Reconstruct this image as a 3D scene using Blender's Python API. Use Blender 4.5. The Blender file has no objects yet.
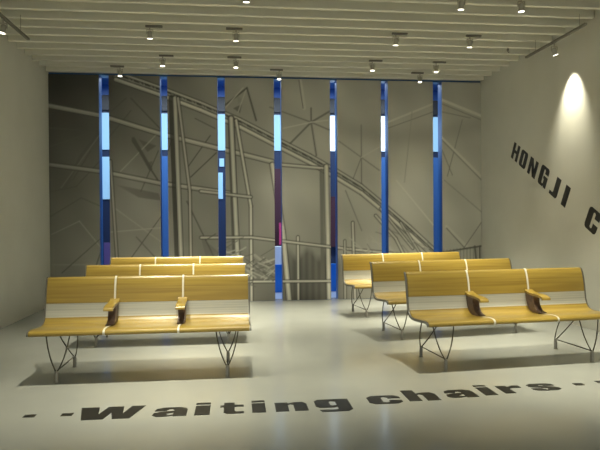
import bpy, bmesh, math, random
import numpy as np
from mathutils import Vector, Matrix

# ------------------------------------------------------------------ camera, world, exposure
S = bpy.context.scene
C = S.collection
random.seed(7)
cam_d = bpy.data.cameras.new('camera')
cam_d.sensor_width = 36.0
cam_d.lens = 34.74
cam_d.clip_start = 0.05
cam = bpy.data.objects.new('camera', cam_d)
C.objects.link(cam)
S.camera = cam
_R = [[0.99373418, 0.00788256, 0.11149103], [-0.11155762, 0.00858136, 0.99372092], [-0.00687632, 0.99993211, -0.00940695]]
cam.matrix_world = Matrix([[r[0], r[1], -r[2], t] for r, t in zip(_R, (0, 0, 1.34))] + [[0, 0, 0, 1]])

W = bpy.data.worlds.new('world')
S.world = W
W.use_nodes = True
bg = W.node_tree.nodes['Background']
bg.inputs[0].default_value = (0.95, 0.97, 0.82, 1)
bg.inputs[1].default_value = 0.28

S.view_settings.view_transform = 'Standard'
S.view_settings.look = 'None'
S.view_settings.gamma = 1
S.view_settings.use_curve_mapping = False
S.view_settings.exposure = 1.05

WARM = (1.0, 0.94, 0.71)
LAMP_W = 190.0          # each ceiling spotlight
WALL_LAMP_W = 55.0     # the spotlights on the two rails
HALL_FILL_W = 150.0     # added fill that brightens the blue hall behind the panels

# ------------------------------------------------------------------ dimensions
XL, XR = -2.918, 4.217      # side walls
YB = 9.55                   # face of the mural panels
ZS = 3.683                  # underside of the ceiling slats
Y0 = -1.2                   # how far the room is built behind the camera

# ------------------------------------------------------------------ materials
def mat(name, col, rough=0.5, metal=0.0, spec=0.5, coat=0.0):
    m = bpy.data.materials.new(name)
    m.use_nodes = True
    b = m.node_tree.nodes['Principled BSDF']
    b.inputs['Base Color'].default_value = (*col, 1)
    b.inputs['Roughness'].default_value = rough
    b.inputs['Metallic'].default_value = metal
    b.inputs['Specular IOR Level'].default_value = spec
    b.inputs['Coat Weight'].default_value = coat
    return m

def noise_col(m, c1, c2, scale=(3, 3, 3), detail=4, ns=1.0, rough=None, bump=0.0, coord='Object'):
    nt = m.node_tree
    N, L = nt.nodes, nt.links
    b = N['Principled BSDF']
    tc = N.new('ShaderNodeTexCoord')
    mp = N.new('ShaderNodeMapping')
    mp.inputs['Scale'].default_value = scale
    nz = N.new('ShaderNodeTexNoise')
    nz.inputs['Scale'].default_value = ns
    nz.inputs['Detail'].default_value = detail
    rp = N.new('ShaderNodeValToRGB')
    rp.color_ramp.elements[0].position = 0.35
    rp.color_ramp.elements[1].position = 0.65
    rp.color_ramp.elements[0].color = (*c1, 1)
    rp.color_ramp.elements[1].color = (*c2, 1)
    L.new(tc.outputs[coord], mp.inputs[0])
    L.new(mp.outputs[0], nz.inputs['Vector'])
    L.new(nz.outputs[0], rp.inputs[0])
    L.new(rp.outputs[0], b.inputs['Base Color'])
    if rough:
        mr = N.new('ShaderNodeMapRange')
        mr.inputs[3].default_value, mr.inputs[4].default_value = rough
        L.new(nz.outputs[0], mr.inputs[0])
        L.new(mr.outputs[0], b.inputs['Roughness'])
    if bump:
        bp = N.new('ShaderNodeBump')
        bp.inputs['Strength'].default_value = bump
        bp.inputs['Distance'].default_value = 0.002
        L.new(nz.outputs[0], bp.inputs['Height'])
        L.new(bp.outputs[0], b.inputs['Normal'])
    return m

def emis(name, col, strength):
    m = mat(name, col, 0.4)
    b = m.node_tree.nodes['Principled BSDF']
    b.inputs['Emission Color'].default_value = (*col, 1)
    b.inputs['Emission Strength'].default_value = strength
    return m

M = {}
M['floor'] = noise_col(mat('floor_epoxy', (.5, .5, .46), .22, spec=.5), (.405, .42, .40), (.435, .45, .425), (1, 1, 1), 3, 1.2, rough=(.13, .19))
M['wall'] = noise_col(mat('wall_paint', (.7, .7, .64), .7, spec=.2), (.66, .655, .60), (.69, .685, .63), (1, 1, 1), 3, 2.0)
M['slat'] = mat('slat_paint', (.80, .79, .70), .55, spec=.3)
M['ceiling'] = mat('ceiling_paint', (.65, .645, .57), .8, spec=.1)
M['wood'] = noise_col(mat('honey_wood', (.6, .36, .08), .3, coat=.5), (.29, .192, .034), (.40, .282, .053), (.7, 14, 30), 5, 1.6, rough=(.26, .36))
M['wood'].node_tree.nodes['Principled BSDF'].inputs['Coat Roughness'].default_value = .25
M['steel_strip'] = noise_col(mat('brushed_panel', (.6, .6, .55), .38, .35), (.50, .50, .45), (.66, .65, .58), (.4, 20, 60), 3, 1.5, rough=(.3, .42))
M['cream'] = mat('cream_strip', (.80, .77, .66), .35)
M['grey_trim'] = mat('grey_edge', (.20, .195, .18), .4, .4)
M['leather'] = noise_col(mat('brown_vinyl', (.13, .08, .06), .45), (.10, .062, .05), (.16, .105, .08), (30, 30, 30), 3, 1)
M['rod'] = mat('dark_rod', (.10, .095, .075), .35, .6)
M['foot'] = mat('foot_metal', (.34, .33, .31), .35, .7)
M['black'] = mat('black_vinyl', (.014, .014, .013), .45)
M['alu'] = mat('lamp_metal', (.46, .44, .38), .35, .5)
M['plate'] = mat('plate_metal', (.22, .21, .18), .5, .3)
M['lens'] = emis('lamp_lens', (1.0, .95, .78), 3.0)
M['blue'] = mat('blue_paint', (.03, .12, .36), .35)
M['blue_bright'] = mat('bright_blue_paint', (.05, .14, .34), .35)
M['vivid'] = mat('vivid_blue_paint', (.04, .30, .85), .35)
M['navy'] = mat('navy_paint', (.022, .035, .075), .4)
M['dark'] = mat('dark_paint', (.008, .009, .012), .4)
M['hall_floor'] = mat('hall_floor', (.35, .40, .48), .3)
M['white'] = mat('white_paint', (.75, .77, .8), .4)
M['maroon'] = mat('maroon_cloth', (.06, .014, .022), .7)
M['pink'] = mat('pink_cloth', (.60, .05, .16), .6)
M['violet'] = mat('violet_cloth', (.13, .08, .22), .6)
M['sky_pane'] = emis('lit_pane_blue', (.24, .43, .58), .32)
M['white_pane'] = emis('lit_pane_white', (.70, .84, .95), .60)

def mural_mat():
    m = mat('mural_print', (.2, .2, .18), .38, spec=.35)
    nt = m.node_tree
    a = nt.nodes.new('ShaderNodeAttribute')
    a.attribute_name = 'print'
    nt.links.new(a.outputs['Color'], nt.nodes['Principled BSDF'].inputs['Base Color'])
    return m
M['mural'] = mural_mat()

# ------------------------------------------------------------------ helpers
def obj(name, bm, m, parent=None, smooth=False, bevel=0, loc=None):
    me = bpy.data.meshes.new(name)
    bmesh.ops.recalc_face_normals(bm, faces=bm.faces[:])
    bm.to_mesh(me)
    bm.free()
    me.materials.append(m)
    if smooth:
        for p in me.polygons:
            p.use_smooth = True
    o = bpy.data.objects.new(name, me)
    C.objects.link(o)
    if parent:
        o.parent = parent
    if loc:
        o.location = loc
    if bevel:
        b = o.modifiers.new('bevel', 'BEVEL')
        b.width = bevel
        b.segments = 2
        b.limit_method = 'ANGLE'
    return o

def tag(o, label, cat, group=None, kind=None):
    o['label'] = label
    o['category'] = cat
    if group:
        o['group'] = group
    if kind:
        o['kind'] = kind
    return o

def thing(name, label, cat, loc=(0, 0, 0), rz=0, group=None):
    o = bpy.data.objects.new(name, None)
    o.empty_display_size = .1
    C.objects.link(o)
    o.location = loc
    o.rotation_euler = (0, 0, rz)
    return tag(o, label, cat, group)

def struct(name, bm, m, label=None):
    o = obj(name, bm, m)
    o['kind'] = 'structure'
    if label:
        o['label'] = label
    return o

def box(bm, x0, x1, y0, y1, z0, z1):
    v = [bm.verts.new(p) for p in ((x0, y0, z0), (x1, y0, z0), (x1, y1, z0), (x0, y1, z0), (x0, y0, z1), (x1, y0, z1), (x1, y1, z1), (x0, y1, z1))]
    for f in ((0, 3, 2, 1), (4, 5, 6, 7), (0, 1, 5, 4), (1, 2, 6, 5), (2, 3, 7, 6), (3, 0, 4, 7)):
        bm.faces.new([v[i] for i in f])
    return bm

def nb(*a):
    return box(bmesh.new(), *a)

def tube(bm, pts, r, n=10, rads=None):
    pts = [Vector(p) for p in pts]
    rings = []
    up = None
    for i, p in enumerate(pts):
        t = (pts[min(i + 1, len(pts) - 1)] - pts[max(i - 1, 0)]).normalized()
        if up is None:
            up = t.orthogonal().normalized()
        else:
            up = (up - t * up.dot(t)).normalized()
        s = t.cross(up)
        rr = rads[i] if rads else r
        rings.append([bm.verts.new(p + (up * math.cos(a) + s * math.sin(a)) * rr) for a in (2 * math.pi * k / n for k in range(n))])
    for a, b in zip(rings, rings[1:]):
        for k in range(n):
            bm.faces.new((a[k], a[(k + 1) % n], b[(k + 1) % n], b[k]))
    bm.faces.new(rings[0][::-1])
    bm.faces.new(rings[-1])
    return bm

def bez(p0, p1, p2, n=10):
    p0, p1, p2 = Vector(p0), Vector(p1), Vector(p2)
    return [(1 - t) ** 2 * p0 + 2 * t * (1 - t) * p1 + t * t * p2 for t in (i / n for i in range(n + 1))]

def catmull(pts, n=5):
    out = []
    P = [pts[0]] + list(pts) + [pts[-1]]
    for i in range(1, len(P) - 2):
        for k in range(n):
            t = k / n
            out.append(tuple(0.5 * (2 * b + (c - a) * t + (2 * a - 5 * b + 4 * c - d) * t * t + (-a + 3 * b - 3 * c + d) * t ** 3)
                             for a, b, c, d in zip(P[i - 1], P[i], P[i + 1], P[i + 2])))
    out.append(tuple(pts[-1]))
    return out

def dup(root, loc, rz, label=None, scale=None):
    r = root.copy()
    C.objects.link(r)
    r.location = loc
    r.rotation_euler = (0, 0, rz)
    if scale:
        r.scale = scale
    if label:
        r['label'] = label
    for ch in list(root.children):
        c = ch.copy()
        C.objects.link(c)
        c.parent = r
        for g in ch.children:
            d = g.copy()
            C.objects.link(d)
            d.parent = c
    return r

# ------------------------------------------------------------------ room shell
T = .12
struct('floor', nb(XL - T, XR + T, Y0, 13.2, -.1, 0), M['floor'])
struct('wall_left', nb(XL - T, XL, Y0, YB + .22, 0, 4.05), M['wall'])
struct('wall_right', nb(XR, XR + T, Y0, YB + .22, 0, 4.05), M['wall'])
struct('ceiling', nb(XL - T, XR + T, Y0, YB + .22, 4.05, 4.15), M['ceiling'])

# ceiling slats, one board each, running across the room
k = 0
slat_me = None
y = YB - .12
while y > 1.0:
    if slat_me is None:
        o = obj('ceiling_slat', nb(XL + .012, XR - .012, -.028, .028, ZS, ZS + .17), M['slat'], loc=(0, y, 0), bevel=.004)
        slat_me = o
    else:
        o = slat_me.copy()
        C.objects.link(o)
        o.location = (0, y, 0)
    tag(o, 'long white painted slat of the ceiling, running from wall to wall', 'ceiling slat', 'white ceiling slats')
    y -= .302
    k += 1

# ------------------------------------------------------------------ mural
PX = np.array([48, 104, 163, 221, 278, 333, 384, 438, 481.])
WX = np.array([-2.918, -2.066, -1.142, -.214, .718, 1.637, 2.508, 3.448, 4.217])
NP_R = np.array(_R)
def art(p):
    """artwork coordinates of the print (its own 434 x 227 drawing grid) -> metres on the wall"""
    X = float(np.interp(p[0], PX, WX))
    top = 73 + (p[0] - 48) * .0208
    bot = 302.5 - (p[0] - 48) * .0145
    return X, 3.683 * (bot - p[1]) / (bot - top)

# shade values are the tones of the printed photograph (0 black .. 1 white)
LINES = []
def ln(pts, w, tone, a=1.0):
    for p, q in zip(pts, pts[1:]):
        LINES.append((art(p), art(q), w / 60.0, tone, a))

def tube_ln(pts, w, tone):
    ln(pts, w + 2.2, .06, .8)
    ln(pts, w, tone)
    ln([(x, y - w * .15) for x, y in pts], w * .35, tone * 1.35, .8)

# thin bracing and far lines
for pts, w, t in (
    ([(48, 127), (101, 131)], .8, .12), ([(48, 190), (75, 185), (101, 158)], .8, .12), ([(101, 128), (80, 155), (64, 186)], 2.4, .13),
    ([(60, 186), (101, 132)], .8, .27), ([(72, 178), (90, 150)], .8, .12), ([(48, 215), (80, 196), (101, 205)], .8, .13), ([(50, 232), (78, 219), (101, 247)], .8, .30),
    ([(50, 262), (90, 262), (101, 268)], .9, .32), ([(60, 270), (101, 235)], .8, .13), ([(95, 262), (101, 245)], 1, .12), ([(48, 146), (101, 128)], .7, .13),
    ([(110, 112), (126, 98)], .9, .13), ([(131, 98), (160, 128)], 1, .12), ([(132, 140), (158, 180)], 1.2, .10), ([(110, 135), (131, 110)], .8, .14),
    ([(120, 170), (158, 132)], .8, .30), ([(133, 138), (150, 168)], 3.0, .13), ([(140, 190), (158, 150)], .8, .13), ([(112, 205), (160, 240)], .8, .28),
    ([(125, 262), (160, 215)], .8, .12), ([(110, 230), (160, 226)], .8, .30), ([(135, 235), (160, 262)], .8, .13),
    ([(190, 176), (216, 152)], 1, .12), ([(188, 165), (210, 135)], .9, .12), ([(195, 118), (215, 128)], .8, .13), ([(168, 150), (180, 110)], .8, .12),
    ([(225, 105), (247, 88), (256, 120)], 1.6, .13), ([(225, 108), (243, 88)], .8, .33), ([(238, 112), (246, 90)], .8, .30), ([(186, 200), (216, 262)], 1, .12),
    ([(300, 80), (304, 108)], 3.4, .33), ([(299, 80), (303, 108)], .9, .16), ([(270, 107), (311, 122), (330, 130)], 1.3, .24),
    ([(330, 111), (311, 122), (290, 143)], 1.8, .22), ([(311, 108), (311, 122), (316, 155)], 1.6, .22), ([(283, 128), (311, 122), (328, 120)], 1, .36),
    ([(361, 125), (361, 186)], 1.0, .22), ([(339, 141), (361, 157), (379, 170)], .9, .24), ([(361, 157), (350, 185)], .8, .24), ([(361, 157), (379, 147)], .8, .36),
    ([(345, 190), (361, 230)], .9, .25), ([(379, 200), (361, 186)], .9, .25),
    ([(388, 122), (433, 104)], 1.8, .36), ([(388, 128), (433, 112)], .8, .24), ([(412, 112), (404, 182)], .7, .27), ([(396, 180), (433, 225)], 1.1, .38),
    ([(442, 100), (481, 116)], 2.6, .37), ([(442, 104), (481, 120)], .8, .24), ([(442, 112), (470, 118)], .8, .25), ([(462, 120), (447, 176)], .8, .25),
    ([(441, 137), (481, 177)], 2.4, .38), ([(441, 139), (481, 180)], .8, .22), ([(444, 180), (481, 212)], .8, .26), ([(442, 150), (452, 175)], .8, .25),
    ([(446, 226), (466, 247)], 3.0, .34), ([(446, 228), (464, 248)], .9, .16), ([(463, 248), (481, 222)], .9, .25),
):
    ln([tuple(p) for p in pts], w * 1.1, t * (.80 if t < .28 else 1.08))
# big pale tubes on the left
tube_ln([(48, 105), (101, 115), (160, 133), (216, 147), (272, 161)], 3.6, .33)
tube_ln([(48, 163), (101, 170), (160, 182), (216, 190), (234, 193)], 3.2, .30)
tube_ln([(110, 160), (118, 300)], 1.6, .30)
# main curved truss, two chords with rungs
ch1 = [(116, 72), (160, 87), (200, 102), (240, 119), (275, 137), (310, 155), (335, 169), (361, 185), (385, 205), (409, 226), (436, 251)]
ch2 = [(x, y + 7.5) for x, y in ch1]
ln([(x, y + 3.8) for x, y in ch1], 8, .05, .85)
for a, b in zip(ch1, ch1[1:]):
    n = max(2, int((b[0] - a[0]) / 5))
    for i in range(n):
        p = (a[0] + (b[0] - a[0]) * i / n, a[1] + (b[1] - a[1]) * i / n)
        ln([p, (p[0] + (2 if i % 2 else 6), p[1] + 8)], 1.0, .28)
ln([(x, y + 4) for x, y in ch1], 1.2, .27)
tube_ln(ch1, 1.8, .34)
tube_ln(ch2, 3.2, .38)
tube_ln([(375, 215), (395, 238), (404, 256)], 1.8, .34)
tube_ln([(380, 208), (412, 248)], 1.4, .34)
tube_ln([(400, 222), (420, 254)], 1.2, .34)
# columns
ln([(172, 98), (178, 300)], 6.5, .05, .9)
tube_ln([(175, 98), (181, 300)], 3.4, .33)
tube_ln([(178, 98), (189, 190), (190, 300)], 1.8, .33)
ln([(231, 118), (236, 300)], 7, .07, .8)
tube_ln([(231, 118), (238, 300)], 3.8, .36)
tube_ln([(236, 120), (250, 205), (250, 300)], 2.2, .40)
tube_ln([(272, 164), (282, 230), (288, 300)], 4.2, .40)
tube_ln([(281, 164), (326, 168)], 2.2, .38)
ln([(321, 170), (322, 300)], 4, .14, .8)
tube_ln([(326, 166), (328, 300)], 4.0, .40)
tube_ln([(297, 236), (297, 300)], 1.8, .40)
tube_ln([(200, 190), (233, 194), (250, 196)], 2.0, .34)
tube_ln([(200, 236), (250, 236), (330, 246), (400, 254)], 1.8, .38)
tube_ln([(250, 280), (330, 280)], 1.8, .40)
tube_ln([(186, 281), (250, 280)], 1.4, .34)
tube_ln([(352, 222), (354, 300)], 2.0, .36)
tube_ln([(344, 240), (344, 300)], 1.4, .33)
ln([(365, 226), (368, 252)], 2.4, .30)
# tangle of fallen steel low in the middle
rs = random.Random(5)
for i in range(60):
    x = rs.uniform(203, 272)
    yy = 238 + (x - 203) * .35 + rs.uniform(-4, 30)
    dx = rs.uniform(6, 22)
    s = rs.choice((.5, .45, -.6, .8, -.3))
    ln([(x, yy), (min(x + dx, 276), yy + dx * s)], rs.uniform(.7, 1.5), rs.choice((.10, .34, .36, .14)), .8)
for i in range(26):
    x = rs.uniform(335, 432)
    yy = 225 + rs.uniform(0, 40)
    ln([(x, yy), (x + rs.uniform(5, 20), yy + rs.uniform(4, 16))], 1.0, rs.choice((.18, .34)), .7)
for i in range(12):
    x = 443 + i * 3.3
    ln([(x, 250 - i * .35), (x, 262)], 1.0, .14, .6)
ln([(442, 252), (481, 246)], 1.8, .12)
ln([(474, 246), (475, 258)], 1.6, .10)
ln([(479, 246), (479, 258)], 1.6, .10)

TRIS = [([(138, 138), (156, 145), (147, 151)], .11), ([(115, 183), (158, 192), (160, 199), (138, 196)], .12), ([(145, 162), (152, 160), (150, 169)], .12),
        ([(233, 108), (242, 104), (240, 113)], .12), ([(200, 236), (232, 262), (204, 254)], .14), ([(237, 95), (243, 100), (238, 104)], .2)]

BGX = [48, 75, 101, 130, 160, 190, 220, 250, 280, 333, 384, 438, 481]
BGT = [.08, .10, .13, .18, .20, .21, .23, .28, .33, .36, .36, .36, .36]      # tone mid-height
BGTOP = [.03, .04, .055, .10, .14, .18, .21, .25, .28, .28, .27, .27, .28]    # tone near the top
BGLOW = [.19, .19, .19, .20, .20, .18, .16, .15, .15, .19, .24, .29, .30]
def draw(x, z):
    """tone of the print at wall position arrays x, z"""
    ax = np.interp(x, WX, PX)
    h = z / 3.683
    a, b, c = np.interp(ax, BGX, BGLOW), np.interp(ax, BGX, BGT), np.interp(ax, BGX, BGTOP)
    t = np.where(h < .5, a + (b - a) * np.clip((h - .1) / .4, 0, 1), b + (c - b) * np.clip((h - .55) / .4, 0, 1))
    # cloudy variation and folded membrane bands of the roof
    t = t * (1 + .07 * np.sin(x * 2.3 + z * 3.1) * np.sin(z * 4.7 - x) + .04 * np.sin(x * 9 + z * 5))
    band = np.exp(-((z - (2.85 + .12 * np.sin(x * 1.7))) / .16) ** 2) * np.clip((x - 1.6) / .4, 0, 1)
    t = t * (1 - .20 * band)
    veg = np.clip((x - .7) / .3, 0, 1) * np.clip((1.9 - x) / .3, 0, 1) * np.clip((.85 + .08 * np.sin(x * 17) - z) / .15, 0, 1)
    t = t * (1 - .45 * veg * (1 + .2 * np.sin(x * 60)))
    for poly, tone in TRIS:
        P = [art(p) for p in poly]
        area = sum(P[i][0] * P[(i + 1) % len(P)][1] - P[(i + 1) % len(P)][0] * P[i][1] for i in range(len(P)))
        ins = np.ones_like(x)
        for i in range(len(P)):
            (x0, z0), (x1, z1) = P[i], P[(i + 1) % len(P)]
            L = math.hypot(x1 - x0, z1 - z0)
            dd = ((x1 - x0) * (z - z0) - (z1 - z0) * (x - x0)) / L * (1 if area > 0 else -1)
            ins = ins * np.clip(dd / .015 + .5, 0, 1)
        t = t * (1 - ins) + tone * ins
    for (x0, z0), (x1, z1), w, tone, al in LINES:
        m = w + .03
        sel = (x > min(x0, x1) - m) & (x < max(x0, x1) + m) & (z > min(z0, z1) - m) & (z < max(z0, z1) + m)
        if not sel.any():
            continue
        X, Z = x[sel], z[sel]
        dx, dz = x1 - x0, z1 - z0
        L2 = dx * dx + dz * dz + 1e-9
        u = np.clip(((X - x0) * dx + (Z - z0) * dz) / L2, 0, 1)
        d = np.hypot(X - x0 - u * dx, Z - z0 - u * dz)
        k = np.clip((w / 2 - d) / .014 + .5, 0, 1) * al * min(1, w / .014)
        # the left of the print is darker
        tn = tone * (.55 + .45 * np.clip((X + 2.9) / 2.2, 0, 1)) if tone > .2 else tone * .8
        t[sel] = t[sel] * (1 - k) + tn * k
    return t

SLOTS = [(-2.143, -1.988), (-1.190, -1.071), (-.271, -.149), (.652, .776), (1.587, 1.705), (2.456, 2.577), (3.360, 3.519)]
edges = [XL + .004] + [v for s in SLOTS for v in s] + [XR - .004]
plabels = [
    'darkest tall mural panel, against the left wall, printed with faint bracing',
    'tall mural panel, second from the left wall, printed with a dark hanging triangle',
    'tall grey mural panel, third from the left wall, printed with a roof column',
    'tall grey mural panel, fourth from the left wall, with a steel tangle low down',
    'tall grey mural panel before the gap between the benches, printed with a star joint',
    'tall pale mural panel, third from the right wall, crossed low by a curved truss',
    'tall pale mural panel, second from the right wall, nearly plain above',
    'pale tall mural panel beside the right wall, printed with a single diagonal strut',
]
ZT = 3.668
for i in range(8):
    x0, x1 = edges[2 * i], edges[2 * i + 1]
    t = thing('mural_panel', plabels[i], 'wall panel', ((x0 + x1) / 2, YB, 0), 0, 'grey printed mural panels')
    w = (x1 - x0) / 2
    b = obj('edge_frame', nb(-w, w, .006, .20, 0.0, ZT), M['blue'], t)
    b['label'] = 'blue painted edge of the panel'
    nx, nz = max(8, int((x1 - x0) / .0135)), int(ZT / .0135)
    xs, zs = np.linspace(x0, x1, nx + 1), np.linspace(0.004, ZT, nz + 1)
    gx, gz = np.meshgrid(xs, zs)
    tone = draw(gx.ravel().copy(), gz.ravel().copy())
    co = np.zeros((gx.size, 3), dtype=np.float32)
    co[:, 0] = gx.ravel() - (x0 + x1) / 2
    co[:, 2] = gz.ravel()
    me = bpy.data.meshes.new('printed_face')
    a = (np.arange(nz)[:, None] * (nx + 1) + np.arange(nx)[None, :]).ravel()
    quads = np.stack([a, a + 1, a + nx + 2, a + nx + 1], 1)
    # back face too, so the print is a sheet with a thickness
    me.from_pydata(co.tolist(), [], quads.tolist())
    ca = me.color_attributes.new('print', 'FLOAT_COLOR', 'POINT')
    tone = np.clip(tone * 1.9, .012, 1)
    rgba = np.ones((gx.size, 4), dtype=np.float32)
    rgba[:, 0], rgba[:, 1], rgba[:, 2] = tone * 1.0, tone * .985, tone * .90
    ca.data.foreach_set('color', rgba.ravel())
    me.materials.append(M['mural'])
    f = bpy.data.objects.new('printed_face', me)
    C.objects.link(f)
    f.parent = t
    so = f.modifiers.new('sheet', 'SOLIDIFY')
    so.thickness = .005
    so.offset = -1
struct('trim_1', nb(XL, XR, YB + .03, YB + .20, ZT + .001, 3.70), M['blue_bright'])
struct('trim_2', nb(XL, XR, YB + .0, YB + .20, 3.70, 4.05), M['wall'])

# ------------------------------------------------------------------ hall beyond the slots
HX0, HX1, HY = -4.6, 6.2, 12.6
struct('wall_back', nb(HX0, HX1, HY, HY + .12, 0, 4.2), M['navy'])
struct('wall_hall_left', nb(HX0 - .12, HX0, YB + .22, HY + .12, 0, 4.2), M['navy'])
struct('wall_hall_right', nb(HX1, HX1 + .12, YB + .22, HY + .12, 0, 4.2), M['navy'])
struct('ceiling_hall', nb(HX0, HX1, YB + .22, HY + .12, 4.2, 4.3), M['blue'])
struct('floor_hall', nb(HX0, HX1, YB + .205, HY, 0.0, .004), M['hall_floor'])
for nm, a, b in (('wall_hall_front_left', HX0, XL - .0), ('wall_hall_front_right', XR, HX1)):
    struct(nm, nb(a, b, YB + .22, YB + .30, 0, 4.2), M['navy'])
L = bpy.data.lights.new('hall_fill', 'AREA')  # unseen area light without a fixture, added to lift the blue in the slots
L.energy = HALL_FILL_W
L.color = (.75, .88, 1.0)
L.shape = 'RECTANGLE'
L.size, L.size_y = 8.0, .8
lo = bpy.data.objects.new('hall_fill', L)
C.objects.link(lo)
lo.location = (.8, 11.0, 4.15)

FR = HY / (YB + .1)     # a slot at X is seen against the hall wall at X * FR
def sightx(i):
    s = SLOTS[i]
    return (s[0] + s[1]) / 2 * FR
def zz(py, depth):      # height on the hall wall
    return 1.34 + (219 - py) * depth / 579.0
for i in range(7):
    c = sightx(i)
    p = struct('window_%d' % (i + 1), nb(c - .34, c + .34, HY - .03, HY - .001, zz(150, HY), zz(114.5, HY)), M['white_pane'] if i in (4, 5) else M['sky_pane'])
c = sightx(0)
struct('window_8', nb(c - .34, c + .34, HY - .03, HY - .001, zz(198, HY), zz(157, HY)), M['sky_pane'])

struct('trim_3', nb(HX0, HX1, HY - .06, HY, zz(112, HY), zz(98, HY)), M['dark'])
struct('trim_4', nb(HX0, HX1, HY - .05, HY, zz(97.5, HY), zz(60, HY)), M['blue'])

def hall_item(name, label, cat, i, y, py0, py1, m, w=.26, d=.05, dx=0):
    f = y / (YB + .1)
    s = SLOTS[i]
    c = (s[0] + s[1]) / 2 * f + dx
    z0, z1 = max(.004, zz(py1, y)), zz(py0, y)
    return tag(obj(name, nb(-w, w, 0, d, 0, z1 - z0), M[m], loc=(c, y, z0), bevel=.004), label, cat)
hall_item('wall_banner', 'narrow violet banner seen low through the leftmost slot', 'banner', 0, 12.5, 240, 300, 'violet', .12, .02, .06)
hall_item('wall_banner', 'dark maroon banner seen through the fourth slot from the left', 'banner', 3, 12.5, 168, 250, 'maroon', .3, .02)
hall_item('wall_banner', 'small pink banner beside the maroon one in the fourth slot', 'banner', 3, 12.4, 222, 244, 'pink', .06, .02, .08)
hall_item('wall_banner', 'maroon banner seen through the fifth slot from the left', 'banner', 4, 12.5, 196, 247, 'maroon', .3, .02)
for i, lab in ((1, 'tall blue board filling the second slot from the left'), (5, 'tall blue partition board seen through the sixth slot'), (6, 'tall blue partition board seen through the slot nearest the right wall')):
    hall_item('partition_board', lab, 'partition', i, 12.3, 156, 330, 'blue_bright', .32, .04)
for i, lab in ((3, 'low bright blue partition board standing behind the fourth slot'), (4, 'low bright blue partition board standing behind the fifth slot')):
    hall_item('partition_board', lab, 'partition', i, 10.6, 264, 330, 'vivid', .3, .05)
for i, lab in ((2, 'white counter box seen behind the third slot from the left'), (3, 'white counter box seen above the low blue board in the fourth slot')):
    hall_item('counter_box', lab, 'box', i, 11.6, 246 if i == 3 else 258, 330, 'white', .3, .25)
for i, lab in ((2, 'small lit screen high on the far wall behind the third slot'),):
    hall_item('wall_screen', lab, 'screen', i, 12.57, 158, 166, 'sky_pane', .05, .03)
    hall_item('wall_screen', 'larger lit screen lower on the far wall behind the third slot', 'screen', i, 12.57, 172, 198, 'sky_pane', .05, .03, -.03)

# ------------------------------------------------------------------ benches
PROF = catmull([(.060, .406), (.050, .416), (.053, .434), (.075, .448), (.14, .452), (.24, .444), (.34, .437), (.41, .440), (.452, .455), (.478, .480), (.493, .512),
                (.503, .55), (.512, .61), (.523, .68), (.537, .75), (.556, .806), (.570, .830), (.588, .840)], 3)
def split(profile, t0, t1):
    return profile[t0:t1 + 1]
def strip(x0, x1, pts, th, off=0.0, inset=0.0):
    """a bent sheet following the profile points, th thick below/behind the surface"""
    bm = bmesh.new()
    n = len(pts)
    nrm = []
    for i in range(n):
        a, b = pts[max(0, i - 1)], pts[min(n - 1, i + 1)]
        ty, tz = b[0] - a[0], b[1] - a[1]
        l = math.hypot(ty, tz)
        nrm.append((-tz / l, ty / l))      # pointing up / forward
    fr, bk = [], []
    for (py, pz), (ny, nz) in zip(pts, nrm):
        fr.append((py + ny * off, pz + nz * off))
        bk.append((py + ny * (off - th), pz + nz * (off - th)))
    vs = [[bm.verts.new((x, p[0], p[1])) for p in lst] for x in (x0, x1) for lst in (fr, bk)]
    f0, b0, f1, b1 = vs
    for i in range(n - 1):
        bm.faces.new((f0[i], f1[i], f1[i + 1], f0[i + 1]))
        bm.faces.new((b0[i], b0[i + 1], b1[i + 1], b1[i]))
        bm.faces.new((f0[i], f0[i + 1], b0[i + 1], b0[i]))
        bm.faces.new((f1[i], b1[i], b1[i + 1], f1[i + 1]))
    bm.faces.new((f0[0], b0[0], b1[0], f1[0]))
    bm.faces.new((f0[-1], f1[-1], b1[-1], b0[-1]))
    return bm

def idx(z, lo=24):
    for i in range(lo, len(PROF)):
        if PROF[i][1] >= z:
            return i
    return len(PROF) - 1
I1, I2 = idx(.482), idx(.605)
BW = 1.80
PITCH = BW / 3

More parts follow.
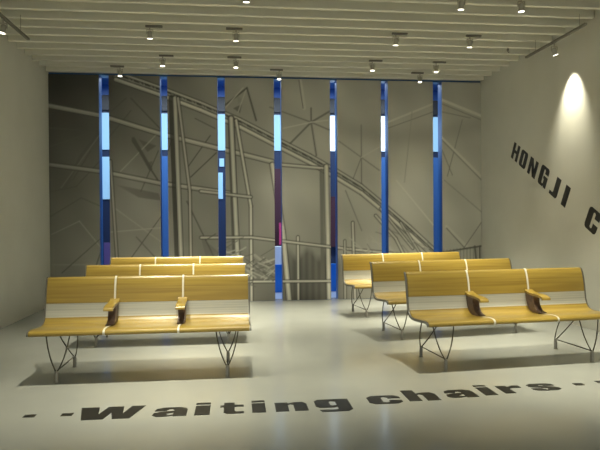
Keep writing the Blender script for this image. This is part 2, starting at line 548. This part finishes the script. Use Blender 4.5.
def make_bench(label):
    t = thing('waiting_bench', label, 'bench', (0, 0, 0), 0, 'three-seat waiting benches')
    for s in range(3):
        x0 = -BW / 2 + s * PITCH + (.009 if s else .010)
        x1 = -BW / 2 + (s + 1) * PITCH - (.009 if s < 2 else .010)
        obj('seat', strip(x0, x1, PROF[:I1 + 1], .020), M['wood'], t, bevel=.003)
        o = obj('lumbar_panel', strip(x0, x1, PROF[I1:I2 + 1], .016, -.002), M['steel_strip'], t)
        o['label'] = 'pale brushed metal strip of the back'
        obj('backrest', strip(x0, x1, PROF[I2:], .020), M['wood'], t, bevel=.003)
    for s in (1, 2):
        x = -BW / 2 + s * PITCH
        o = obj('spacer', strip(x - .008, x + .008, PROF, .026, .002), M['cream'], t)
        o['label'] = 'cream strip between two seats'
    for x in (-BW / 2, BW / 2):
        obj('end_trim', strip(x - .005, x + .005, PROF, .022, -.001), M['grey_trim'], t)
    # square tube under the seats that carries the shell
    bm = nb(-BW / 2 + .15, BW / 2 - .15, .23, .27, .382, .412)
    obj('beam', bm, M['rod'], t, bevel=.003)
    for sx in (-1, 1):
        cx = sx * (BW / 2 - .20)
        bm = bmesh.new()
        # front pair of rods, rear pair of rods, tie rod
        for s2 in (-1, 1):
            tube(bm, bez((cx + s2 * .098, .20, .415), (cx + s2 * .075, .17, .22), (cx + s2 * .008, .15, .10)), .0055)
            tube(bm, bez((cx + s2 * .088, .44, .408), (cx + s2 * .070, .58, .24), (cx + s2 * .008, .69, .10)), .0055)
        tube(bm, [(cx, .15, .10), (cx, .69, .10)], .005)
        for yy, hw, z in ((.20, .105, .414), (.44, .095, .407)):
            tube(bm, [(cx - hw, yy, z), (cx + hw, yy, z)], .0055)
        tube(bm, [(cx - .10, .20, .413), (cx - .09, .44, .407)], .0055)
        tube(bm, [(cx + .10, .20, .413), (cx + .09, .44, .407)], .0055)
        lg = obj('leg', bm, M['rod'], t, smooth=True)
        for yy in (.15, .69):
            fb = tube(bmesh.new(), [(cx, yy, 0.0), (cx, yy, .008), (cx, yy, .012), (cx, yy, .085), (cx, yy, .098), (cx, yy, .104)], 0, 14, [.019, .019, .0155, .0155, .013, .006])
            obj('foot', fb, M['foot'], lg, smooth=False)
    for s in (1, 2):
        x = -BW / 2 + s * PITCH
        # side plate of the armrest
        out = catmull([(.27, .443), (.33, .436), (.42, .441), (.468, .470), (.497, .52), (.512, .58), (.515, .605)], 4)
        inn = catmull([(.27, .448), (.33, .462), (.375, .51), (.385, .57), (.37, .598)], 4)
        poly = out + inn[::-1]
        bm = bmesh.new()
        fa = [bm.verts.new((x - .032, a, b + .004)) for a, b in poly]
        fb = [bm.verts.new((x + .032, a, b + .004)) for a, b in poly]
        bm.faces.new(fa)
        bm.faces.new(fb[::-1])
        for i in range(len(poly)):
            j = (i + 1) % len(poly)
            bm.faces.new((fa[i], fb[i], fb[j], fa[j]))
        ar = obj('armrest', bm, M['leather'], t, bevel=.004)
        ar['label'] = 'dark brown side plate of the armrest'
        pp = catmull([(.225, .576), (.235, .598), (.28, .612), (.34, .617), (.44, .621), (.50, .636), (.53, .652)], 4)
        pd = obj('arm_pad', strip(x - .040, x + .040, pp, .020), M['wood'], ar, bevel=.004)
        pd['label'] = 'golden wooden pad on top of the armrest'
    return t

bench = make_bench('golden wooden bench nearest the camera on the left, its armrests in full view')
XLc = -.775
bench.location = (XLc, 4.82, 0)
dup(bench, (XLc - .005, 6.20, 0), 0, 'golden wooden bench in the middle row on the left, between two others')
dup(bench, (XLc - .01, 7.53, 0), 0, 'golden wooden bench at the back of the left block, nearest the mural')
R = math.radians
def right_bench(xl, yl, ang, sx, label):
    a = R(ang)
    c = BW / 2 * sx
    dup(bench, (xl + c * math.cos(a), yl + c * math.sin(a), 0), a, label, (sx, 1, 1))
right_bench(1.640, 4.745, 5.0, 1.045, 'golden wooden bench nearest the camera on the right, with two curved armrests')
right_bench(1.650, 6.08, 7.5, 1.025, 'golden wooden bench in the middle row on the right, half hidden by the front one')
right_bench(1.590, 7.56, 8.5, 1.04, 'golden wooden bench at the back of the right block, nearest the mural')

# ------------------------------------------------------------------ lettering
GLY = {
 'W': [[(0, 1), (.28, 1), (.335, .40), (.42, 1), (.66, 1), (.70, .40), (.78, 1), (1, 1), (.84, 0), (.58, 0), (.515, .52), (.45, 0), (.13, 0)]],
 'a': [[(.06, .62), (.10, .86), (.28, 1), (.72, 1), (.92, .88), (.97, .70), (.97, 0), (.60, 0), (.60, .70), (.54, .80), (.46, .80), (.40, .70), (.40, .62)],
       [(.61, .60), (.30, .55), (.06, .42), (.03, .16), (.16, 0), (.42, 0), (.61, .10), (.61, .20), (.48, .14), (.42, .2), (.42, .32), (.61, .44)]],
 'i': [[(0, 0), (1, 0), (1, .76), (0, .76)], [(0, .86), (1, .86), (1, 1), (0, 1)]],
 't': [[(.15, .12), (.3, 0), (.98, 0), (.98, .17), (.66, .17), (.60, .24), (.60, .60), (.98, .60), (.98, .78), (.60, .78), (.60, 1), (.15, 1), (.15, .78), (0, .78), (0, .60), (.15, .60)]],
 'n': [[(0, 0), (.40, 0), (.40, .72), (.50, .80), (.58, .72), (.58, 0), (1, 0), (1, .78), (.88, 1), (.62, 1), (.42, .88), (.40, 1), (0, 1)]],
 'h': [[(0, 0), (.40, 0), (.40, .53), (.50, .59), (.58, .53), (.58, 0), (1, 0), (1, .58), (.88, .74), (.62, .74), (.40, .66), (.40, 1), (0, 1)]],
 'g': [[(0, .44), (.1, .32), (.50, .32), (.61, .38), (.61, .50), (.48, .46), (.42, .52), (.42, .80), (.48, .86), (.61, .80), (.61, 1), (.12, 1), (0, .88)],
       [(.60, 1), (1, 1), (1, .14), (.86, 0), (.12, 0), (.06, .17), (.54, .14), (.60, .2)]],
 'c': [[(0, .2), (.16, 0), (.84, 0), (1, .2), (1, .40), (.62, .40), (.62, .24), (.52, .16), (.42, .24), (.42, .76), (.52, .84), (.62, .76), (.62, .62), (1, .62), (1, .82), (.84, 1), (.16, 1), (0, .8)]],
 'r': [[(0, 0), (.45, 0), (.45, .6), (.6, .68), (1, .68), (1, 1), (.75, 1), (.5, .86), (.45, .84), (.45, 1), (0, 1)]],
 's': [[(0, .34), (.03, .12), (.18, 0), (.82, 0), (1, .14), (1, .36), (.85, .52), (.42, .70), (.42, .80), (.50, .86), (.58, .80), (.58, .68), (.97, .68), (.95, .88), (.80, 1), (.18, 1), (.02, .86), (.02, .64), (.15, .50), (.58, .32), (.58, .20), (.50, .14), (.40, .20), (.40, .34)]],
 'H': [[(0, 0), (.34, 0), (.34, .42), (.66, .42), (.66, 0), (1, 0), (1, 1), (.66, 1), (.66, .60), (.34, .60), (.34, 1), (0, 1)]],
 'O': [[(0, .16), (.05, .05), (.16, 0), (.51, 0), (.51, .13), (.41, .18), (.41, .82), (.51, .87), (.51, 1), (.16, 1), (.05, .95), (0, .84)],
       [(1, .16), (.95, .05), (.84, 0), (.50, 0), (.50, .13), (.59, .18), (.59, .82), (.50, .87), (.50, 1), (.84, 1), (.95, .95), (1, .84)]],
 'N': [[(0, 0), (.30, 0), (.30, .58), (.64, 0), (1, 0), (1, 1), (.70, 1), (.70, .46), (.36, 1), (0, 1)]],
 'G': [[(0, .16), (.05, .05), (.16, 0), (.60, 0), (.68, .08), (.74, 0), (1, 0), (1, .55), (.50, .55), (.50, .40), (.60, .40), (.60, .18), (.50, .13), (.41, .18), (.41, .82), (.5, .87), (.60, .82), (.60, .66), (1, .66), (1, .84), (.95, .95), (.84, 1), (.16, 1), (.05, .95), (0, .84)]],
 'J': [[(.45, 1), (1, 1), (1, .16), (.95, .05), (.84, 0), (0, 0), (0, .17), (.38, .17), (.45, .24)]],
 'I': [[(0, 0), (1, 0), (1, 1), (0, 1)]],
 'C': [[(0, .16), (.05, .05), (.16, 0), (.84, 0), (.95, .05), (1, .16), (1, .40), (.60, .40), (.60, .18), (.50, .13), (.41, .18), (.41, .82), (.5, .87), (.60, .82), (.60, .62), (1, .62), (1, .84), (.95, .95), (.84, 1), (.16, 1), (.05, .95), (0, .84)]],
}

def letter(ch, parent, x0, x1, y0, y1, th=.002, shear=0.0):
    bm = bmesh.new()
    for poly in GLY[ch]:
        pts = [(x0 + u * (x1 - x0) + shear * v * (y1 - y0), y0 + v * (y1 - y0)) for u, v in poly]
        lo = [bm.verts.new((a, b, 0)) for a, b in pts]
        hi = [bm.verts.new((a, b, th)) for a, b in pts]
        bm.faces.new(lo)
        bm.faces.new(hi)
        for i in range(len(pts)):
            j = (i + 1) % len(pts)
            bm.faces.new((lo[i], lo[j], hi[j], hi[i]))
    bm.normal_update()
    bmesh.ops.triangulate(bm, faces=[f for f in bm.faces if len(f.verts) > 4])
    return obj('letter', bm, M['black'], parent)

ft = thing('floor_lettering', 'large black heavy words Waiting chairs lettered across the floor before the benches', 'lettering', (0, 4.02, .0005))
def base(x):
    return 0.0 if x < .5 else (x - .5) * .115
#        char  x0     x1    height  descender
for ch, a, b, h, dsc in (('W', -1.10, -.65, .26, 0), ('a', -.585, -.335, .19, 0), ('i', -.29, -.185, .265, 0), ('t', -.115, .055, .24, 0), ('i', .11, .205, .265, 0),
                    ('n', .275, .505, .19, 0), ('g', .565, .82, .20, .07), ('c', .965, 1.215, .19, 0), ('h', 1.265, 1.505, .26, 0), ('a', 1.57, 1.82, .19, 0),
                    ('i', 1.875, 1.975, .26, 0), ('r', 2.045, 2.235, .19, 0), ('s', 2.30, 2.53, .18, 0)):
    yb = base((a + b) / 2)
    letter(ch, ft, a, b, yb - dsc, yb + h)
for xd, yd in ((-1.415, .135), (-1.165, .13), (2.735, .345), (2.95, .385)):
    tag(obj('floor_dot', nb(-.038, .038, -.027, .027, 0, .002), M['black'], loc=(xd, 4.02 + yd, .0005)),
        {-1.415: 'leftmost black rectangular dot of the floor lettering', -1.165: 'black rectangular dot just left of the big letter W on the floor',
         2.735: 'black dot right after the end of the floor lettering', 2.95: 'black dot at the right edge of the picture on the floor'}[xd], 'floor mark', 'black dots beside the floor lettering')

wt = thing('wall_lettering', 'black condensed capital letters sloping down the white right wall', 'lettering', (XR - .0005, 8.48, 2.275))
# local x runs towards the camera and down, local y is the letters' up, local z points into the room
ang = math.atan2(.72, 1.30)
ux = Vector((0, -math.cos(ang), -math.sin(ang)))
uy = Vector((0, -math.sin(ang), math.cos(ang)))
uz = Vector((-1, 0, 0))
wt.matrix_world = Matrix.Translation((XR - .0005, 8.48, 2.275)) @ Matrix((ux, uy, uz)).transposed().to_4x4()
for ch, a, b in (('H', 0, .21), ('O', .27, .48), ('N', .56, .80), ('G', .89, 1.12), ('J', 1.23, 1.43), ('I', 1.56, 1.67), ('C', 2.13, 2.38)):
    letter(ch, wt, a, b, 0, .25 if a < .85 else .28)

# ------------------------------------------------------------------ spotlights
def spot_data(e, size=80, blend=.9):
    l = bpy.data.lights.new('lamp_light', 'SPOT')
    l.energy = e
    l.color = WARM
    l.spot_size = R(size)
    l.spot_blend = blend
    l.shadow_soft_size = .010
    return l
LD = spot_data(LAMP_W, 54, 1.0)
LB = spot_data(LAMP_W * 1.4, 54, 1.0)
LM = spot_data(LAMP_W * .16, 50, .9)
LW = spot_data(WALL_LAMP_W, 62, 1.0)

def make_spot(label, aim, light, group, plate=True, zt=ZS, rz=0.0, plate_dx=.03, drop=.03):
    """origin at the mounting point on the underside of the slats; aim is the beam direction"""
    t = thing('ceiling_spotlight' if plate else 'rail_spotlight', label, 'spotlight', (0, 0, 0), rz, group)
    if plate:
        obj('mount_plate', nb(-.10 + plate_dx, .10 + plate_dx, -.018, .018, -.022, 0), M['plate'], t, bevel=.003)
    top = -.022 if plate else 0.0
    st = tube(bmesh.new(), [(0, 0, top), (0, 0, top - drop)], .008)
    obj('stem', st, M['alu'], t, smooth=True)
    # yoke
    top -= drop - .03
    yb = bmesh.new()
    box(yb, -.038, .038, -.008, .008, top - .034, top - .028)
    box(yb, -.040, -.035, -.008, .008, top - .085, top - .028)
    box(yb, .035, .040, -.008, .008, top - .085, top - .028)
    obj('yoke', yb, M['alu'], t)
    q = Vector((0, 0, -1)).rotation_difference(Vector(aim).normalized()).to_matrix()
    c = Vector((0, 0, top - .082))
    def P(s):
        return c + q @ Vector((0, 0, -s))
    hb = tube(bmesh.new(), [P(-.038), P(-.030), P(-.028), P(.030), P(.032), P(.050)], 0, 18,
              [.018, .026, .029, .029, .033, .034])
    h = obj('lamp_housing', hb, M['alu'], t, smooth=False)
    lb = tube(bmesh.new(), [P(.049), P(.055)], .0295, 18)
    obj('lens', lb, M['lens'], h)
    lo = bpy.data.objects.new('lamp_light', light)
    C.objects.link(lo)
    lo.parent = t
    lo.matrix_local = Matrix.Translation(P(.064)) @ q.to_4x4()
    return t

GL = 'spotlights in rows on the ceiling'
rows = {4.45: 'row above the front benches', 5.85: 'row nearest the camera', 7.13: 'middle row', 8.38: 'third row'}
cols = {-1.0: 'left', .03: 'left of centre', 2.03: 'right of centre', 3.0: 'right'}
for yy, rn in rows.items():
    for xx, cn in cols.items():
        x = xx
        aim = (0, .08 if yy < 5 else (.22 if yy < 8 else .0), -1)
        if yy == 5.85:
            x = {-1.0: -.97, .03: .13, 2.03: 2.37, 3.0: 3.03}[xx]
        if x > 2.9 and yy < 6:
            aim = (.06, .10, -1)
        t = make_spot('small silver spotlight on the ceiling, %s, in the %s' % (cn, rn), aim, LB if (xx, yy) == (.03, 5.85) else LD, GL, rz=0, plate_dx=.05 if xx != .03 else -.02)
        t.location = (x, yy, ZS)
for xx, lab in ((-1.71, 'small silver spotlight close to the mural, above its second panel'), (.70, 'small silver spotlight close to the mural, before the fourth blue slot'),
                (2.96, 'small silver spotlight close to the mural, above its seventh panel')):
    t = make_spot(lab, (0, .0, -1), LM, GL, plate_dx=-.04)
    t.location = (xx, 9.02, ZS)

# rails along both side walls
def rail(x, y0, y1, z, label):
    t = thing('lighting_rail', label, 'lighting rail', (x, y0, z), 0, 'lighting rails near the side walls')
    obj('track', nb(-.016, .016, 0, y1 - y0, 0, .028), M['plate'], t, bevel=.003)
    for yy in (.12, y1 - y0 - .25):
        obj('hanger_rod', tube(bmesh.new(), [(0, yy, .027), (0, yy, ZS - z)], .004), M['alu'], t)
    return t
rail(-2.40, 3.9, 7.15, 3.47, 'dark lighting rail hung below the ceiling near the left wall')
rail(3.95, 6.15, 7.50, 3.51, 'dark lighting rail hung below the ceiling near the right wall')
t = make_spot('silver spotlight on the rail near the left wall', (-.25, 0, -1), LW, 'spotlights on the rails', plate=False, drop=.05)
t.location = (-2.40, 6.40, 3.47)
t = make_spot('silver spotlight on the rail near the right wall, washing the wall', (.38, .06, -1), LW, 'spotlights on the rails', plate=False, drop=.05)
t.location = (3.95, 6.80, 3.51)
# small dark hook on a slat near the right wall
hb = tube(bmesh.new(), [(0, 0, 0), (0, 0, -.05), (.01, 0, -.065), (.02, 0, -.055)], .006)
box(hb, -.012, .012, -.012, .012, -.04, -.012)
tag(obj('ceiling_hook', hb, M['plate'], loc=(3.75, 7.62, ZS)), 'tiny dark hook under the ceiling slats near the right wall', 'hook')
